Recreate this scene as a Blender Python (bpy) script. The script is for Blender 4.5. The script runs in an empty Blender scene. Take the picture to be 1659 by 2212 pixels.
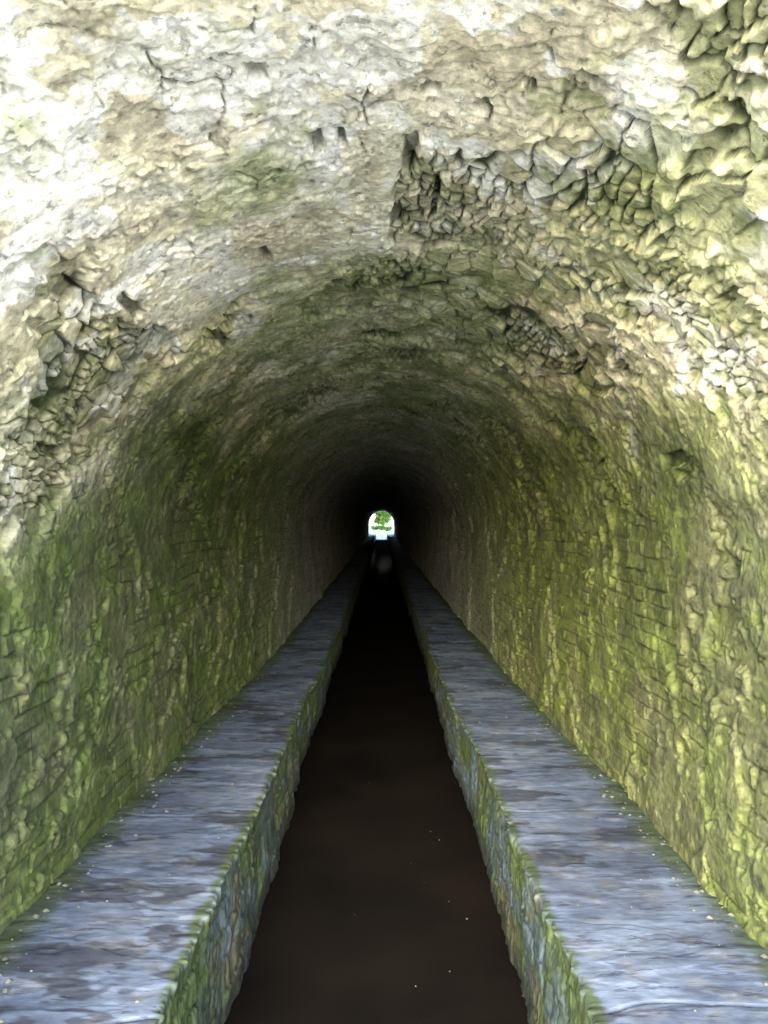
import bpy, math, random
import numpy as np
random.seed(3); rng=np.random.default_rng(5)
scene=bpy.context.scene
PY0,PY1=1.13,70.0      # tunnel portals along +Y
R=1.17; ZC=1.63; WALLX=1.16; LEDGE=0.50; CAMZ=1.77

# ---------------------------------------------------------------- noise helpers
def h2(ix,iy,seed):
    ix=ix.astype(np.int64); iy=iy.astype(np.int64)
    n=(ix*374761393+iy*668265263+seed*1442695041)&0xffffffff
    n=((n^(n>>13))*1274126177)&0xffffffff
    n=((n^(n>>16))*2246822519)&0xffffffff
    n=n^(n>>15)
    return (n&0xffffff)/float(0x1000000)
def vn(x,y,seed=0):
    xi=np.floor(x); yi=np.floor(y); fx=x-xi; fy=y-yi
    fx=fx*fx*fx*(fx*(fx*6-15)+10); fy=fy*fy*fy*(fy*(fy*6-15)+10)
    a=h2(xi,yi,seed);b=h2(xi+1,yi,seed);c=h2(xi,yi+1,seed);d=h2(xi+1,yi+1,seed)
    return (a*(1-fx)+b*fx)*(1-fy)+(c*(1-fx)+d*fx)*fy
def fbm(x,y,seed=0,o=4,g=0.5):
    s=0;a=1;t=0
    for i in range(o):
        c,sn=math.cos(i*1.1),math.sin(i*1.1)
        s=s+a*vn((x*c-y*sn)*2.03**i+i*17.3,(x*sn+y*c)*2.03**i-i*9.1,seed+i*7); t+=a; a*=g
    return s/t
def sst(a,b,x):
    t=np.clip((x-a)/(b-a),0,1); return t*t*(3-2*t)
def voro(x,y,seed=0,jit=0.9,metric=0):
    xi=np.floor(x); yi=np.floor(y)
    f1=np.full(x.shape,9.0);f2=np.full(x.shape,9.0);idr=np.zeros(x.shape);dx1=np.zeros(x.shape);dy1=np.zeros(x.shape)
    for i in(-1,0,1):
        for j in(-1,0,1):
            cx=xi+i;cy=yi+j
            px=cx+.5+jit*(h2(cx,cy,seed)-.5);py=cy+.5+jit*(h2(cx,cy,seed+11)-.5)
            dx=x-px;dy=y-py
            if metric: d=(np.abs(dx)**5+np.abs(dy)**5)**.2
            else: d=np.sqrt(dx*dx+dy*dy)
            m=d<f1
            f2=np.where(m,f1,np.minimum(f2,d))
            idr=np.where(m,h2(cx,cy,seed+23),idr);dx1=np.where(m,dx,dx1);dy1=np.where(m,dy,dy1)
            f1=np.where(m,d,f1)
    return f1,f2,idr,dx1,dy1
def brick(x,y,hr,wr,seed):
    """coursed masonry: x = across courses (m), y = along. returns distance to joint (m), id, local coords"""
    rx=x/hr; row=np.floor(rx); fx=(rx-row)
    w=wr*(.6+.9*h2(row,row*0+3,seed)); ry=y/w+h2(row,row*0+7,seed)*9
    col=np.floor(ry); fy=ry-col
    jl=.25*(h2(row,col,seed+1)-.5); jr=.25*(h2(row,col+1,seed+1)-.5)
    ds=np.minimum(fx,1-fx)*hr; dl=np.minimum(fy-jl,1+jr-fy)*w
    neg=dl<0; c2=np.where(neg&(fy<.5),col-1,np.where(neg,col+1,col))
    d=np.minimum(ds,np.abs(dl))
    return d,h2(row,c2,seed+2),fx-.5,fy-.5
def mixc(a,b,t):
    return a*(1-t[...,None])+np.asarray(b)*t[...,None]

def grid_mesh(name,P,C,mat,flip=False):
    nr,nc,_=P.shape
    me=bpy.data.meshes.new(name)
    me.vertices.add(nr*nc); me.vertices.foreach_set('co',P.reshape(-1).astype(np.float32))
    i=np.arange(nr*nc).reshape(nr,nc)
    q=np.stack([i[:-1,:-1],i[:-1,1:],i[1:,1:],i[1:,:-1]],-1).reshape(-1,4)
    if flip: q=q[:,::-1]
    nf=len(q)
    me.loops.add(nf*4); me.loops.foreach_set('vertex_index',q.reshape(-1).astype(np.int32))
    me.polygons.add(nf)
    me.polygons.foreach_set('loop_start',np.arange(0,nf*4,4,dtype=np.int32))
    me.polygons.foreach_set('use_smooth',np.ones(nf,dtype=bool))
    me.update(calc_edges=True)
    if C is not None:
        at=me.attributes.new('Col','FLOAT_COLOR','POINT')
        c4=np.ones((nr*nc,4),dtype=np.float32); c4[:,:3]=C.reshape(-1,3)
        at.data.foreach_set('color',c4.reshape(-1))
    me.materials.append(mat)
    ob=bpy.data.objects.new(name,me); scene.collection.objects.link(ob); return ob

# ---------------------------------------------------------------- materials
def new_mat(name):
    m=bpy.data.materials.new(name); m.use_nodes=True
    nt=m.node_tree; nt.nodes.clear()
    out=nt.nodes.new('ShaderNodeOutputMaterial')
    return m,nt,out
def stone_mat(name,rough=0.9,bump=0.5,grain=(45,160),dist=0.004,stretch=(1,1,1),spec=0.25,lo=.55,hi=1.35):
    m,nt,out=new_mat(name); N=nt.nodes.new; L=nt.links.new
    b=N('ShaderNodeBsdfPrincipled'); b.inputs['Roughness'].default_value=rough
    b.inputs['Specular IOR Level'].default_value=spec
    a=N('ShaderNodeAttribute'); a.attribute_name='Col'
    tc=N('ShaderNodeTexCoord'); mp=N('ShaderNodeMapping'); mp.inputs['Scale'].default_value=stretch
    L(tc.outputs['Object'],mp.inputs['Vector'])
    n1=N('ShaderNodeTexNoise'); n1.inputs['Scale'].default_value=grain[0]; n1.inputs['Detail'].default_value=8; n1.inputs['Roughness'].default_value=.78
    n2=N('ShaderNodeTexNoise'); n2.inputs['Scale'].default_value=grain[1]; n2.inputs['Detail'].default_value=4
    L(mp.outputs[0],n1.inputs['Vector']); L(mp.outputs[0],n2.inputs['Vector'])
    mr=N('ShaderNodeMapRange'); mr.inputs['From Min'].default_value=.32; mr.inputs['From Max'].default_value=.68
    mr.inputs['To Min'].default_value=lo; mr.inputs['To Max'].default_value=hi
    L(n1.outputs['Fac'],mr.inputs['Value'])
    n4=N('ShaderNodeTexNoise'); n4.inputs['Scale'].default_value=grain[0]*.6; n4.inputs['Detail'].default_value=6; n4.inputs['Roughness'].default_value=.65
    L(mp.outputs[0],n4.inputs['Vector'])
    pr=N('ShaderNodeMapRange'); pr.inputs['From Min'].default_value=.36; pr.inputs['From Max'].default_value=.42; pr.inputs['To Min'].default_value=.5; pr.inputs['To Max'].default_value=1
    L(n4.outputs['Fac'],pr.inputs['Value'])
    pm=N('ShaderNodeMath'); pm.operation='MULTIPLY'; L(pr.outputs[0],pm.inputs[0]); L(mr.outputs[0],pm.inputs[1])
    mx=N('ShaderNodeVectorMath'); mx.operation='SCALE'
    L(a.outputs['Color'],mx.inputs[0]); L(pm.outputs[0],mx.inputs['Scale']); L(mx.outputs[0],b.inputs['Base Color'])
    ad=N('ShaderNodeMath'); ad.operation='MULTIPLY_ADD'; ad.inputs[1].default_value=.35
    L(n2.outputs['Fac'],ad.inputs[0]); L(pm.outputs[0],ad.inputs[2])
    bp=N('ShaderNodeBump'); bp.inputs['Strength'].default_value=bump; bp.inputs['Distance'].default_value=dist
    L(ad.outputs[0],bp.inputs['Height']); L(bp.outputs[0],b.inputs['Normal'])
    L(b.outputs[0],out.inputs[0]); return m
def simple_mat(name,col,col2=None,scale=5,rough=.8,bump=0.3,detail=6):
    m,nt,out=new_mat(name); N=nt.nodes.new; L=nt.links.new
    b=N('ShaderNodeBsdfPrincipled'); b.inputs['Roughness'].default_value=rough
    tc=N('ShaderNodeTexCoord'); n=N('ShaderNodeTexNoise'); n.inputs['Scale'].default_value=scale; n.inputs['Detail'].default_value=detail
    L(tc.outputs['Object'],n.inputs['Vector'])
    r=N('ShaderNodeValToRGB'); r.color_ramp.elements[0].position=.35; r.color_ramp.elements[1].position=.65
    r.color_ramp.elements[0].color=(*col,1); r.color_ramp.elements[1].color=(*(col2 or col),1)
    L(n.outputs['Fac'],r.inputs[0]); L(r.outputs[0],b.inputs['Base Color'])
    bp=N('ShaderNodeBump'); bp.inputs['Strength'].default_value=bump; bp.inputs['Distance'].default_value=.02
    L(n.outputs['Fac'],bp.inputs['Height']); L(bp.outputs[0],b.inputs['Normal'])
    L(b.outputs[0],out.inputs[0]); return m
m_wall=stone_mat('lime_masonry',bump=.7,dist=.005,lo=.58,hi=1.38)
m_ledge=stone_mat('slate_ledge',rough=.95,bump=.6,dist=.003,grain=(36,140),stretch=(.35,1.4,1),spec=.1,lo=.7,hi=1.25)

# ---------------------------------------------------------------- depth rows
def rows(a,b,base=.0045,cap=.35):
    v=[a]
    while v[-1]<b:
        y=max(v[-1],1.0); v.append(v[-1]+min(cap,base*max(1,(y/2.3))**1.6))
    v[-1]=b
    return np.array(v)
V=rows(PY0,PY1)
def sag(y): return .15*sst(2.2,8,y)*(1-sst(35,68,y))

# ---------------------------------------------------------------- tunnel lining
ZB=0.2
straight=ZC-ZB; arc=math.pi*R; TOT=2*straight+arc
S=np.linspace(-TOT/2,TOT/2,1300)
def section(s):
    a=np.clip(s/R,-math.pi/2,math.pi/2)
    x=R*np.sin(a); z=ZC+R*np.cos(a); nx=-np.sin(a); nz=-np.cos(a)
    over=np.abs(s)-arc/2
    z=np.where(over>0,ZC-over,z)
    x=np.where(over>0,np.sign(s)*(R-(R-WALLX)*np.clip(over/1.1,0,1)),x)
    return x,z,nx,nz
s,v=np.meshgrid(S,V)
x0,z0,nx,nz=section(s)
big=fbm(s*.9,v*.8,1,3)-.5
med=fbm(s*3.2,v*3.0,2,4)-.5
fin=fbm(s*14,v*14,3,4)-.5
vfin=fbm(s*45,v*45,4,3)-.5
def gs(cs,cv,ws,wv,amp=1): return amp*np.exp(-((s-cs)/ws)**2-((v-cv)/wv)**2)
rm=(fbm(s*1.6+5,v*1.5,21,5,.6)-.5)*2.0
rm=rm+gs(.13,2.3,.17,.5,1.1)+gs(.55,2.45,.35,.45,.65)+gs(.95,1.75,.35,.5,.20)+gs(.3,3.2,.9,.35,.5)+gs(-1.25,2.45,.3,.35,1.0)+gs(-1.02,1.95,.18,.2,.8)
rm=rm+gs(-.6,2.9,.35,.35,.5)+gs(1.3,1.8,.3,.7,.2)-gs(-.45,1.75,.5,.6,.6)-gs(-.35,2.4,.3,.35,.5)-gs(.1,1.5,.2,.25,.3)
low=sst(1.5,1.9,np.abs(s)+.25*med)
rm=rm+.30*low
rub=sst(.16,.28,rm+fin*.5)
wx=s+.05*(fbm(s*5,v*5,31,3)-.5)+.018*fin; wy=v+.05*(fbm(s*5,v*5,37,3)-.5)+.018*fin
f1,f2,idr,dx,dy=voro(wx/.085,wy/.135,41,.95,1)
g1,g2,idg,ex,ey=voro(wx/.036,wy/.062,47,.95,1)
bx=s+.05*(fbm(s*1.5,v*1.2,32,3)-.5)+.014*fin; by=v+.03*fin
bd,idh,hx,hy=brick(bx,by,.068,.19,53)
us=fbm(s*2.5,v*2.5,61,3)-.12*gs(.95,1.6,.5,.6)
use_small=us>.485
lm=low>.5
edge=np.where(lm,bd,np.where(use_small,(g2-g1)*.035,(f2-f1)*.08))
edge=np.where(lm,edge,np.minimum(edge,np.abs(us-.485)*.25))
idv=np.where(lm,idh,np.where(use_small,idg,idr))
k_=(idv*16777216).astype(np.int64)
tx=h2(k_,k_*0,5)-.5; ty=h2(k_,k_*0,6)-.5
tl=np.where(lm,hx*tx*.016+hy*ty*.02,np.where(use_small,(ex*tx+ey*ty)*.03,(dx*tx+dy*ty)*.05))
lm=lm.astype(float)
patchc=sst(.40,.58,fbm(s*1.9,v*1.7,71,3))
jn=sst(.25,.5,fbm(s*12,v*9,73,3))
crev=(1-sst(.001,.007,edge+fin*.006))*(1-lm+lm*jn)
ef=sst(0,.007,edge)
hst=-.009+ ((idv-.35)*(.020-.009*low)+tl)*ef - crev*(.002+.013*patchc)*(1-.45*lm)
t1=fbm(s*4.5,v*4.2,81,5,.55); fl=sst(.47,.478,t1)*.008+sst(.56,.566,t1)*.007+sst(.40,.406,t1)*.007
t2=fbm(s*9,v*11,85,4,.6); fl=fl+sst(.5,.51,t2)*.004
fl=fl*(1-.6*low)
k1,k2,_,_,_=voro((s+.10*med+.04*fin)/.13,(v+.12*med+.05*fin)/.2,92,.95,1)
cm=sst(.5,.6,fbm(s*2.6,v*2.6,95,3))*sst(.42,.58,fbm(s*11,v*11,97,3))
crack=(1-sst(.004,.03+.03*cm,(k2-k1)))*cm
hpl=.004+med*.015+fl+fin*.003*(1-.6*low)-crack*.010
H=big*.05+rub*(hst+med*.012)+(1-rub)*hpl+fin*.003*(1-.6*low)+vfin*.0024*(1-.3*low)
holes=[(-.28,1.62,.022,.03),(-.17,1.95,.02,.05),(-.1,1.95,.012,.035),(.08,2.05,.02,.12),(.17,2.35,.012,.15),(.05,2.5,.02,.08),(-.98,2.05,.03,.06),(-.9,2.35,.02,.1),(-1.45,2.5,.02,.09),
 (.9,3.2,.012,.09),(.94,3.22,.01,.08),(.97,3.3,.008,.08),(.12,1.72,.025,.02),(1.45,2.75,.03,.10),(-.42,2.55,.015,.08),(1.05,1.95,.02,.06),(1.2,1.6,.03,.05),(-1.2,1.75,.02,.05),(.75,1.5,.02,.04),(-.75,3.2,.02,.15),(.45,1.55,.02,.03)]
hm=np.zeros_like(s)
for (cs,cv,ws,wv) in holes:
    q=np.maximum(np.abs(s-cs+.02*med+.02*fin)/ws,np.abs(v-cv+.04*med+.05*fin)/wv)
    hm=np.maximum(hm,1-sst(.8,1.15,q))
H=H-hm*.024
H=H+.010*low*sst(.49,.50,fbm(s*1.1,v*.6,99,4))
P=np.stack([x0+nx*H,v-.0*H,z0+nz*H],-1)
# ------------ colours
plA=np.array([.72,.68,.51]); plB=np.array([.85,.82,.70]); plC=np.array([.58,.54,.42])
C=np.broadcast_to(plA,s.shape+(3,)).copy()
C=mixc(C,plB,sst(.42,.62,fbm(s*2.2+v,v*1.6,101,4,.6)+gs(-.6,1.6,.6,.7,.16)))  # extra whiteness on the left near the mouth paints in brighter light
C=mixc(C,plC,sst(.48,.66,fbm(s*3.1,v*2.2-s,103,5,.6))*.8)
stc=np.array([.68,.64,.47])*(.62+.6*idv[...,None])
C=C*(1-rub[...,None]*.85)+stc*rub[...,None]*.85
C=mixc(C,[.90,.89,.84],sst(.58,.61,fbm(s*5,v*4,107,4,.6)+gs(-.75,1.5,.6,.5,.13)-.05*low)*(1-.9*low)*(1-sst(3,4.5,v)))  # white blotches; their leftward bias is brightness put into the colour
alg=sst(.38,.62,fbm(s*2.7,v*2.0,111,5,.62)+.05*sst(.0,1.2,s)+.14*sst(2.3,4,v)-.06-.10*sst(2.4,1.5,v))
C=mixc(C,[.40,.45,.21],alg*.62)
C=mixc(C,[.15,.20,.05],sst(.5,.62,fbm(s*6,v*5,113,5,.65))*np.maximum(rub*.5,.4*alg))
C=mixc(C,[.17,.22,.09],sst(.40,.60,fbm(s*4,v*2.5,117,5,.65))*sst(2.8,4.2,v)*(1-sst(6,10,v))*.55)
mo=sst(.80,1.85,np.abs(s)+.9*(fbm(s*1.8,v*1.4,121,5,.6)-.5)+.55*sst(2.2,4.2,v)*np.exp(-np.maximum(v-4.2,0)/9)-.2*sst(2.6,1.8,v))
mossL=np.array([.034,.056,.009]); mossR=np.array([.066,.090,.017])
side=sst(-.5,.5,s)
mossC=mossL*(1-side[...,None])+mossR*side[...,None]
mv=fbm(s*5,v*3.5,131,5,.65)
mossC=mossC*(.40+1.2*mv[...,None])
mossC=mixc(mossC,[.062,.064,.036],sst(.5,.68,fbm(s*2.4,v*3.6,133,4,.6))*.55)
mossC=mixc(mossC,[.10,.125,.030],sst(.55,.72,fbm(s*2.1,v*2.9,137,4,.6))*(.2+.5*side))
mossC=mixc(mossC,[.014,.024,.006],sst(.53,.64,fbm(s*9,v*9,139,5,.65))*.6)
mossC=mixc(mossC,[.11,.12,.065],sst(.62,.70,fbm(s*18,v*16,149,4,.6))*.25)
mossC=mossC*(1+1.1*sst(3,8,v))[...,None]  # moss colour lifted with depth to make up for light lost inward
C=C*(1-.965*mo[...,None])+mossC*.965*mo[...,None]
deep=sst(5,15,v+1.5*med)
dk=np.array([.38,.40,.42])*(.5+1.*fbm(s*4,v*3,141,4)[...,None])  # deep grey painted paler to stretch the light falloff along the tunnel
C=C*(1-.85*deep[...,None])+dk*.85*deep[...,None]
C=mixc(C,[.026,.036,.012],np.clip(rub*crev*(.3+.65*patchc)*(1-.25*lm)+crack*.85*(1-rub)+hm*.65,0,1))
C=C*(1+.9*vfin+.6*fin)[...,None]
C=mixc(C,[.55,.27,.07],np.clip(1-sst(.7,1.,np.hypot((s-1.0)/.045,(v-1.62)/.05)),0,1)*.8)
C=np.clip(C,.006,.90)
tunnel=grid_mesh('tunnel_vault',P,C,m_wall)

# ---------------------------------------------------------------- ledges
VL=np.concatenate([np.linspace(-60,-4,60),np.linspace(-3.9,PY0-.02,80),V,np.linspace(70.3,90,60)])
def ledge(name,side,edge0,seed):
    NT=110; NF=80
    t=np.concatenate([np.linspace(0,1,NT),1+np.linspace(0,1,NF)[1:]])
    T,Y=np.meshgrid(t,VL)
    sg=sag(Y)
    eo=edge0+.05*(fbm(Y*1.0,Y*0+3,seed,3)-.5)+.016*(fbm(Y*5,Y*0+8,seed+1,3)-.5)+.012*(fbm(Y*24,Y*0,seed+2,4,.7)-.5)
    top=np.clip(T,0,1); f=np.clip(T-1,0,1)
    X=1.34*(1-top)+eo*top
    depth=.75
    ztop=LEDGE-sg
    Z=ztop-f*depth
    rr=.004+.006*fbm(Y*6,Y*0,seed+4,2)
    dtop=(X-eo); dz=f*depth
    rnd=np.exp(-dtop/rr)*(T<=1)+ (T>1)*np.exp(-dz/rr)
    Z=Z-rnd*rr*.5
    X=X+rnd*rr*.5
    X=X-np.where(T>1,.035*f,0)
    a=fbm(X*3,Y*3.5,seed+5,4)-.5; b=fbm(X*7,Y*30,seed+6,4)-.5; c=fbm(X*25,Y*40,seed+7,3)-.5
    lam=fbm(X*2.2+9,Y*7,seed+8,4,.6); st=sst(.48,.488,lam)*.002+sst(.56,.566,lam)*.002
    on=(T<=1).astype(float)
    Z=Z+on*(a*.010+b*.0016+c*.0014+st-.004)
    zz=Z
    fa=fbm(Y*4,zz*6,seed+9,4)-.5; fb=fbm(Y*16,zz*22,seed+10,4,.6)-.5; fc=fbm(Y*50,zz*50,seed+11,2)-.5
    qd,qi,_,_=brick(zz+.01*fb+.03*fa,Y+.02*fb,.105,.24,seed+12)
    sc=1-sst(.001,.006,qd+.004*fb)
    fm=sst(1.0,1.03,T)
    X=X+fm*(fa*.03+fb*.012+fc*.008+(qi-.5)*.014*sst(0,.01,qd)+sc*.008)
    tuft=np.exp(-((T-1.01)/.03)**2)*sst(.45,.65,fbm(Y*38,T*8,seed+14,3))
    X=X-tuft*.012; Z=Z+tuft*.003
    jc=Y/1.37+.2*(fbm(X*2,Y*.2,seed+20,2))
    cid=np.floor(jc); cr=np.abs(jc-cid-.5); joint=(1-sst(.0,.006,cr))*on
    Z=Z-joint*.008
    C=np.broadcast_to(np.array([.044,.061,.095]),X.shape+(3,)).copy()
    C=mixc(C,[.062,.082,.118],sst(.45,.65,fbm(X*2,Y*2.4,seed+30,5,.6)))
    C=mixc(C,[.031,.041,.062],sst(.53,.68,fbm(X*2.6,Y*3.8,seed+31,5,.6))*.6)
    C=mixc(C,[.016,.019,.025],sst(.60,.63,fbm(X*1.8,Y*4.6,seed+32,5,.6))*.75)
    C=mixc(C,[.075,.077,.075],sst(.58,.7,fbm(X*14,Y*16,seed+33,3))*.3)
    C=mixc(C,[.027,.040,.013],(1-sst(.03,.16,(WALLX-X)+.12*a+.06*c))*on*.8)
    C=mixc(C,[.028,.043,.014],(1-sst(.005,.035,dtop+.03*c+.05*(fbm(Y*9,X*3,seed+40,3)-.5)))*on*.85)
    C=mixc(C,[.014,.016,.020],joint*.5)
    C=C*(1+.7*b+.6*c)[...,None]
    C=C*(1+1.1*sst(2.5,8,Y))[...,None]  # ledge tops painted paler inward, offsetting the fading light
    F=np.broadcast_to(np.array([.034,.050,.042]),X.shape+(3,)).copy()
    F=mixc(F,[.042,.062,.074],sst(.45,.62,fbm(Y*4,zz*7,seed+35,5,.6)))
    F=mixc(F,[.036,.054,.014],sst(.42,.6,fbm(Y*3,zz*4,seed+36,4)+.12*np.exp(-dz/.1))*.75)
    F=mixc(F,[.055,.052,.032],sst(.56,.7,fbm(Y*5,zz*6,seed+37,4))*.7)
    F=F*(.5+1.0*fbm(Y*20,zz*20,seed+38,4,.6))[...,None]*(1-.5*sc)[...,None]
    F=F*(1+1.0*sst(2.5,8,Y))[...,None]  # channel faces lightened inward too, in place of missing light
    wet=1-sst(.03,.14,zz+.04*fa)
    F=mixc(F,[.012,.015,.014],wet*.8)
    C=C*(1-fm[...,None])+F*fm[...,None]
    C=np.clip(C,.005,.8)
    P=np.stack([side*X,Y,Z],-1)
    return grid_mesh(name,P,C,m_ledge,flip=(side<0))
ledge('stone_ledge',-1,.575,200)
ledge('stone_ledge.001',1,.548,300)

# ---------------------------------------------------------------- water
m,nt,out=new_mat('channel_water'); N=nt.nodes.new; L=nt.links.new
d=N('ShaderNodeBsdfDiffuse')
g=N('ShaderNodeBsdfGlossy'); g.inputs['Roughness'].default_value=.05; g.inputs[0].default_value=(.9,.9,.9,1)
mx=N('ShaderNodeMixShader'); mx.inputs[0].default_value=.0018
tc=N('ShaderNodeTexCoord'); n=N('ShaderNodeTexNoise'); n.inputs['Scale'].default_value=3; n.inputs['Detail'].default_value=3
bp=N('ShaderNodeBump'); bp.inputs['Strength'].default_value=.12; bp.inputs['Distance'].default_value=.02
L(tc.outputs['Object'],n.inputs['Vector']); L(n.outputs['Fac'],bp.inputs['Height']); L(bp.outputs[0],g.inputs['Normal'])
n3=N('ShaderNodeTexNoise'); n3.inputs['Scale'].default_value=1.6; n3.inputs['Detail'].default_value=5
rp=N('ShaderNodeValToRGB'); rp.color_ramp.elements[0].color=(.0030,.0028,.0026,1); rp.color_ramp.elements[1].color=(.0062,.0052,.0043,1)
rp.color_ramp.elements[0].position=.3; rp.color_ramp.elements[1].position=.75
L(tc.outputs['Object'],n3.inputs['Vector']); L(n3.outputs['Fac'],rp.inputs[0]); L(rp.outputs[0],d.inputs[0])
L(d.outputs[0],mx.inputs[1]); L(g.outputs[0],mx.inputs[2]); L(mx.outputs[0],out.inputs[0]); m_water=m
def mesh_obj(name,vs,fs,mat,parent=None,smooth=False):
    me=bpy.data.meshes.new(name); me.from_pydata([tuple(map(float,p)) for p in vs],[],fs); me.update()
    if smooth: me.polygons.foreach_set('use_smooth',[True]*len(me.polygons))
    mats=mat if isinstance(mat,list) else [mat]
    for k in mats: me.materials.append(k)
    o=bpy.data.objects.new(name,me); scene.collection.objects.link(o)
    if parent: o.parent=parent
    return o
mesh_obj('water',[(-.72,-60,0),(.72,-60,0),(.72,90,0),(-.72,90,0)],[(0,1,2,3)],m_water)
vs=[];fs=[]
for i in range(16):
    y=2.3+abs(random.gauss(0,1))*2.2; x=random.uniform(-.2,.4); r=random.choice([.002,.002,.003,.0035])
    a=random.random()*6.28; k=len(vs)
    for j in range(5):
        t=a+j*6.283/5; vs.append((x+r*math.cos(t)*(1.6 if j%2 else .8),y+r*math.sin(t),.004))
    fs.append(tuple(range(k,k+5)))
mesh_obj('floating_leaves',vs,fs,simple_mat('dry_leaf',(.12,.11,.08),(.2,.19,.16),40))
vs=[];fs=[]
import mathutils
def pebble(c,r):
    k=len(vs); pts=[(0,0,1),(0,0,-1)]+[(math.cos(t*1.047),math.sin(t*1.047),.1) for t in range(6)]
    sc=[random.uniform(.6,1.2) for _ in pts]
    for p,q in zip(pts,sc): vs.append((c[0]+p[0]*r*q,c[1]+p[1]*r*q,c[2]+p[2]*r*q*.6))
    for t in range(6):
        a=k+2+t;b=k+2+(t+1)%6; fs.append((k,a,b)); fs.append((k+1,b,a))
for i in range(420):
    sd=random.choice([-1,1]); y=1.6+abs(random.gauss(0,1))*3.5
    x=WALLX-abs(random.gauss(0,.08))-.03 if random.random()<.85 else random.uniform(.64,1.1)
    pebble((sd*x,y,LEDGE-float(sag(np.array([y]))[0])+.002),random.choice([.003,.004,.005,.008,.012]))
mesh_obj('loose_stones',vs,fs,simple_mat('pebble',(.035,.042,.035),(.08,.085,.075),30))

# ---------------------------------------------------------------- ground, hill, portals
m_ground=simple_mat('gravel_ground',(.46,.45,.35),(.60,.58,.50),.6)
xb=[-600,-1.34,1.34,600]; yb=[-600,-60,90,600]; vs=[];fs=[]
for i in range(3):
    for j in range(3):
        if i==1 and j==1: continue
        k=len(vs); vs+=[(xb[i],yb[j],LEDGE-.004),(xb[i+1],yb[j],LEDGE-.004),(xb[i+1],yb[j+1],LEDGE-.004),(xb[i],yb[j+1],LEDGE-.004)]; fs.append((k,k+1,k+2,k+3))
mesh_obj('ground',vs,fs,m_ground)
m_grass=simple_mat('hill_grass',(.05,.09,.02),(.12,.17,.04),3,bump=.8)
def hillz(x,y):
    return LEDGE-.3+4.0*(1-sst(3.5,13,np.abs(x)))+.5*(fbm(x*.3,y*.2,400,3)-.5)+1.6*np.sin(np.clip((y-PY0)/(PY1-PY0),0,1)*math.pi)*(1-sst(2,14,np.abs(x)))
hx=np.linspace(-16,16,90); hy=np.linspace(PY0+.02,PY1-.05,140); HX,HY=np.meshgrid(hx,hy)
grid_mesh('hill',np.stack([HX,HY,hillz(HX,HY)],-1),None,m_grass)
m_port=simple_mat('portal_stone',(.22,.22,.16),(.42,.40,.32),7,bump=.8)
def portal(name,yf,yb_):
    n=60; ss=np.linspace(-TOT/2,TOT/2,n); px,pz,_,_=section(ss)
    vs=[];fs=[]
    for i in range(n):
        t=i/(n-1); ang=math.pi*(1-t)
        ox=9*math.cos(ang); oz=ZB+ (4.9)*math.sin(ang)**.35 if 0<t<1 else ZB
        for (xx,zz,yy) in ((px[i]*1.02,pz[i]+.03,yf),(ox,oz,yf),(ox,oz,yb_),(px[i]*1.02,pz[i]+.03,yb_)): vs.append((xx,yy,zz))
    for i in range(n-1):
        a=4*i;b=a+4
        for j in range(4):
            k=(j+1)%4
            fs.append((a+j,a+k,b+k,b+j))
    return mesh_obj(name,vs,fs,m_port)
portal('portal_wall',PY0-.10,PY0+.03)
portal('portal_wall.001',PY1-.03,PY1+.45)

# ---------------------------------------------------------------- sluice gate beyond the far exit
root=bpy.data.objects.new('sluice_gate',None); scene.collection.objects.link(root)
m_white=simple_mat('white_paint',(.84,.83,.79),(.88,.87,.83),3,rough=.5,bump=.05)
m_iron=simple_mat('grey_iron',(.12,.12,.12),(.2,.2,.2),9,rough=.6)
def box(name,c,s_,mat,parent,rx=0,ry=0):
    import bmesh
    me=bpy.data.meshes.new(name); bm=bmesh.new(); bmesh.ops.create_cube(bm,size=1)
    bmesh.ops.scale(bm,vec=s_,verts=bm.verts); bmesh.ops.bevel(bm,geom=bm.edges[:],offset=min(s_)*.12,segments=2,affect='EDGES')
    bm.to_mesh(me); bm.free(); me.materials.append(mat)
    o=bpy.data.objects.new(name,me); scene.collection.objects.link(o); o.location=c; o.rotation_euler=(rx,ry,0); o.parent=parent; return o
box('panel',(0,71.3,.30),(1.04,.08,1.05),m_white,root,rx=math.radians(-52))
box('top_beam',(0,71.74,.64),(1.16,.12,.08),m_white,root)
box('brace',(0.02,71.17,.40),(.34,.04,.05),m_iron,root,ry=.12)
box('sill',(0,70.78,.03),(1.06,.10,.06),m_iron,root)

# ---------------------------------------------------------------- far vegetation
def leafmat(name,c1,c2):
    m,nt,out=new_mat(name); N=nt.nodes.new; L=nt.links.new
    oi=N('ShaderNodeTexCoord'); n=N('ShaderNodeTexNoise'); n.inputs['Scale'].default_value=3
    L(oi.outputs['Object'],n.inputs['Vector'])
    r=N('ShaderNodeValToRGB'); r.color_ramp.elements[0].position=.35; r.color_ramp.elements[1].position=.65
    r.color_ramp.elements[0].color=(*c1,1); r.color_ramp.elements[1].color=(*c2,1); L(n.outputs['Fac'],r.inputs[0])
    d=N('ShaderNodeBsdfDiffuse'); t=N('ShaderNodeBsdfTranslucent'); mx=N('ShaderNodeMixShader'); mx.inputs[0].default_value=.3
    L(r.outputs[0],d.inputs[0]); L(r.outputs[0],t.inputs[0]); L(d.outputs[0],mx.inputs[1]); L(t.outputs[0],mx.inputs[2]); L(mx.outputs[0],out.inputs[0]); return m
m_leaf=leafmat('leaf',(.012,.035,.008),(.045,.10,.022)); m_bark=simple_mat('bark',(.08,.06,.04),(.15,.12,.09),8)
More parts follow.
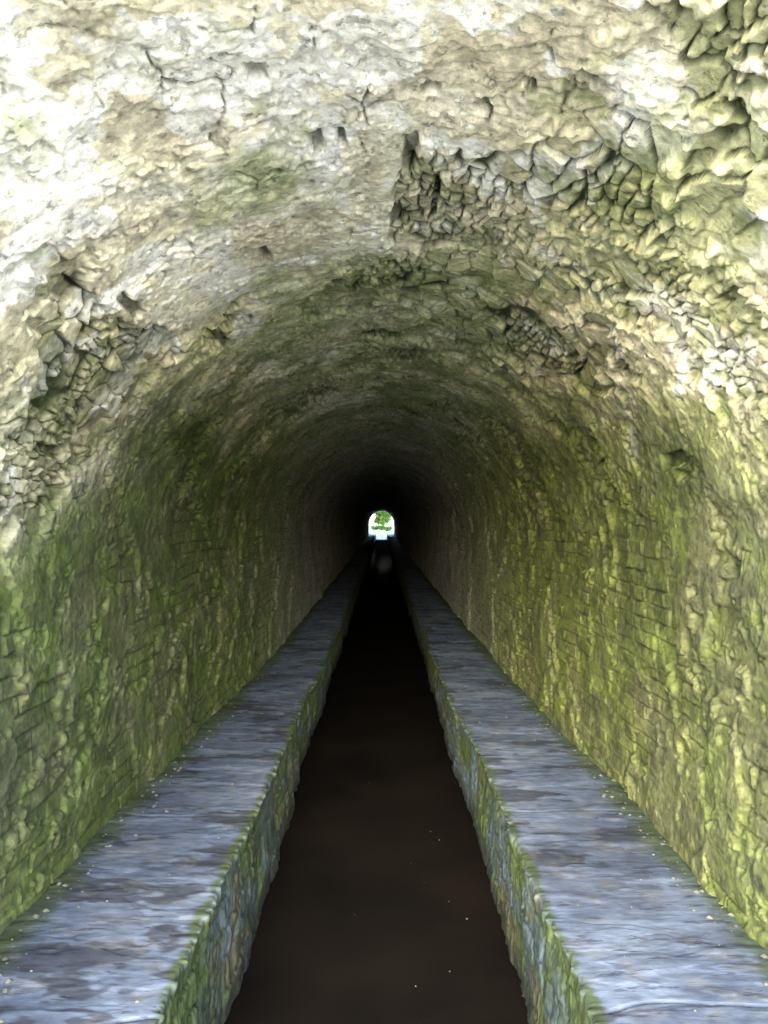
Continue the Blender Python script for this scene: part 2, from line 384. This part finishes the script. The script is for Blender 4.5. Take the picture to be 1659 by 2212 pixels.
def cyl(vs,fs,mi,p0,p1,r0,r1,n=8):
    p0=np.array(p0,float);p1=np.array(p1,float);d=p1-p0;d/=np.linalg.norm(d)
    u=np.cross(d,[0.3,1,.1]);u/=np.linalg.norm(u);w=np.cross(d,u);k=len(vs)
    for p,r in((p0,r0),(p1,r1)):
        for i in range(n):
            t=i*6.283/n; vs.append(tuple(p+r*(math.cos(t)*u+math.sin(t)*w)))
    for i in range(n): fs.append((k+i,k+(i+1)%n,k+n+(i+1)%n,k+n+i)); mi.append(0)
def leaves(vs,fs,mi,c,rad,n,size):
    for i in range(n):
        p=np.random.normal(size=3); p/=np.linalg.norm(p); p=p*random.random()**.4*np.array(rad)+np.array(c)
        a=np.random.normal(size=3);a/=np.linalg.norm(a);b=np.cross(a,np.random.normal(size=3));b/=np.linalg.norm(b)
        sz=size*random.uniform(.6,1.3);k=len(vs)
        vs.extend([tuple(p-a*sz),tuple(p+b*sz*.5),tuple(p+a*sz),tuple(p-b*sz*.5)]); fs.append((k,k+1,k+2,k+3)); mi.append(1)
def tree(name,x,y,h,cr,n=5000,size=.09,zc=.62,lobes=9,tall=.34):
    vs=[];fs=[];mi=[]; base=LEDGE-.05
    cyl(vs,fs,mi,(x,y,base),(x+.1,y,base+h*.55),.03*h,.02*h)
    for i in range(lobes):
        a=i*2.4+random.random(); hh=h*random.uniform(zc-.2,zc+.28); rr=cr*random.uniform(.2,.8)
        c=(x+rr*math.cos(a),y+rr*math.sin(a),base+hh)
        cyl(vs,fs,mi,(x+.05,y,base+h*random.uniform(.3,.5)),c,.018*h,.006*h,5)
        leaves(vs,fs,mi,c,(cr*.4,cr*.4,cr*tall*random.uniform(.6,1)),n//lobes,size)
    o=mesh_obj(name,vs,fs,[m_bark,m_leaf]); o.data.polygons.foreach_set('material_index',mi); return o
np.random.seed(2)
tree('broadleaf_tree',.1,104,3.3,1.6,7500,.10,zc=.60,lobes=20,tall=.45)
for i,(x,y,h) in enumerate([(-9,125,9),(8,128,10),(-3.5,150,8),(4.5,155,9),(18,120,11),(-20,130,12)]):
    tree('broadleaf_tree.%03d'%(i+1),x,y,h,h*.36,2500,.28)
vs=[];fs=[];mi=[]
for i in range(13): leaves(vs,fs,mi,(-1.2+i*.2,93+random.uniform(-.2,.2),LEDGE+.42+random.uniform(-.10,.14)),(.24,.3,.38),330,.06)
cyl(vs,fs,mi,(-.5,93,LEDGE-.1),(-.5,93,LEDGE+.4),.03,.02); cyl(vs,fs,mi,(.5,93,LEDGE-.1),(.5,93,LEDGE+.4),.03,.02)
o=mesh_obj('hedge',vs,fs,[m_bark,m_leaf]); o.data.polygons.foreach_set('material_index',mi)

# ---------------------------------------------------------------- light
w=bpy.data.worlds.new('World'); scene.world=w; w.use_nodes=True; nt=w.node_tree
bg=nt.nodes['Background']; sky=nt.nodes.new('ShaderNodeTexSky'); sky.sky_type='NISHITA'; sky.sun_disc=False
EL=28; AZ=188   # azimuth measured clockwise from +Y (low behind the camera, a little to the left)
sky.sun_elevation=math.radians(EL); sky.sun_rotation=math.radians(AZ); sky.dust_density=2.5
nt.links.new(sky.outputs[0],bg.inputs[0]); bg.inputs[1].default_value=3.0
sd=bpy.data.lights.new('sun','SUN'); sd.energy=3.5; sd.angle=math.radians(50); sd.color=(1,.95,.86)
so=bpy.data.objects.new('sun',sd); scene.collection.objects.link(so)
dv=mathutils.Vector((math.sin(math.radians(AZ))*math.cos(math.radians(EL)),math.cos(math.radians(AZ))*math.cos(math.radians(EL)),math.sin(math.radians(EL))))
so.rotation_euler=dv.to_track_quat('Z','Y').to_euler()
so.location=(-2,-5,15)

# ---------------------------------------------------------------- camera
cd=bpy.data.cameras.new('camera'); cd.lens=26; cd.sensor_width=36; cd.clip_start=.05; cd.clip_end=2000
co=bpy.data.objects.new('camera',cd); scene.collection.objects.link(co); co.location=(0,0,CAMZ)
co.rotation_euler=(math.radians(90.75),0,math.radians(-.2)); scene.camera=co
scene.view_settings.view_transform='Standard'; scene.view_settings.look='None'; scene.view_settings.exposure=0
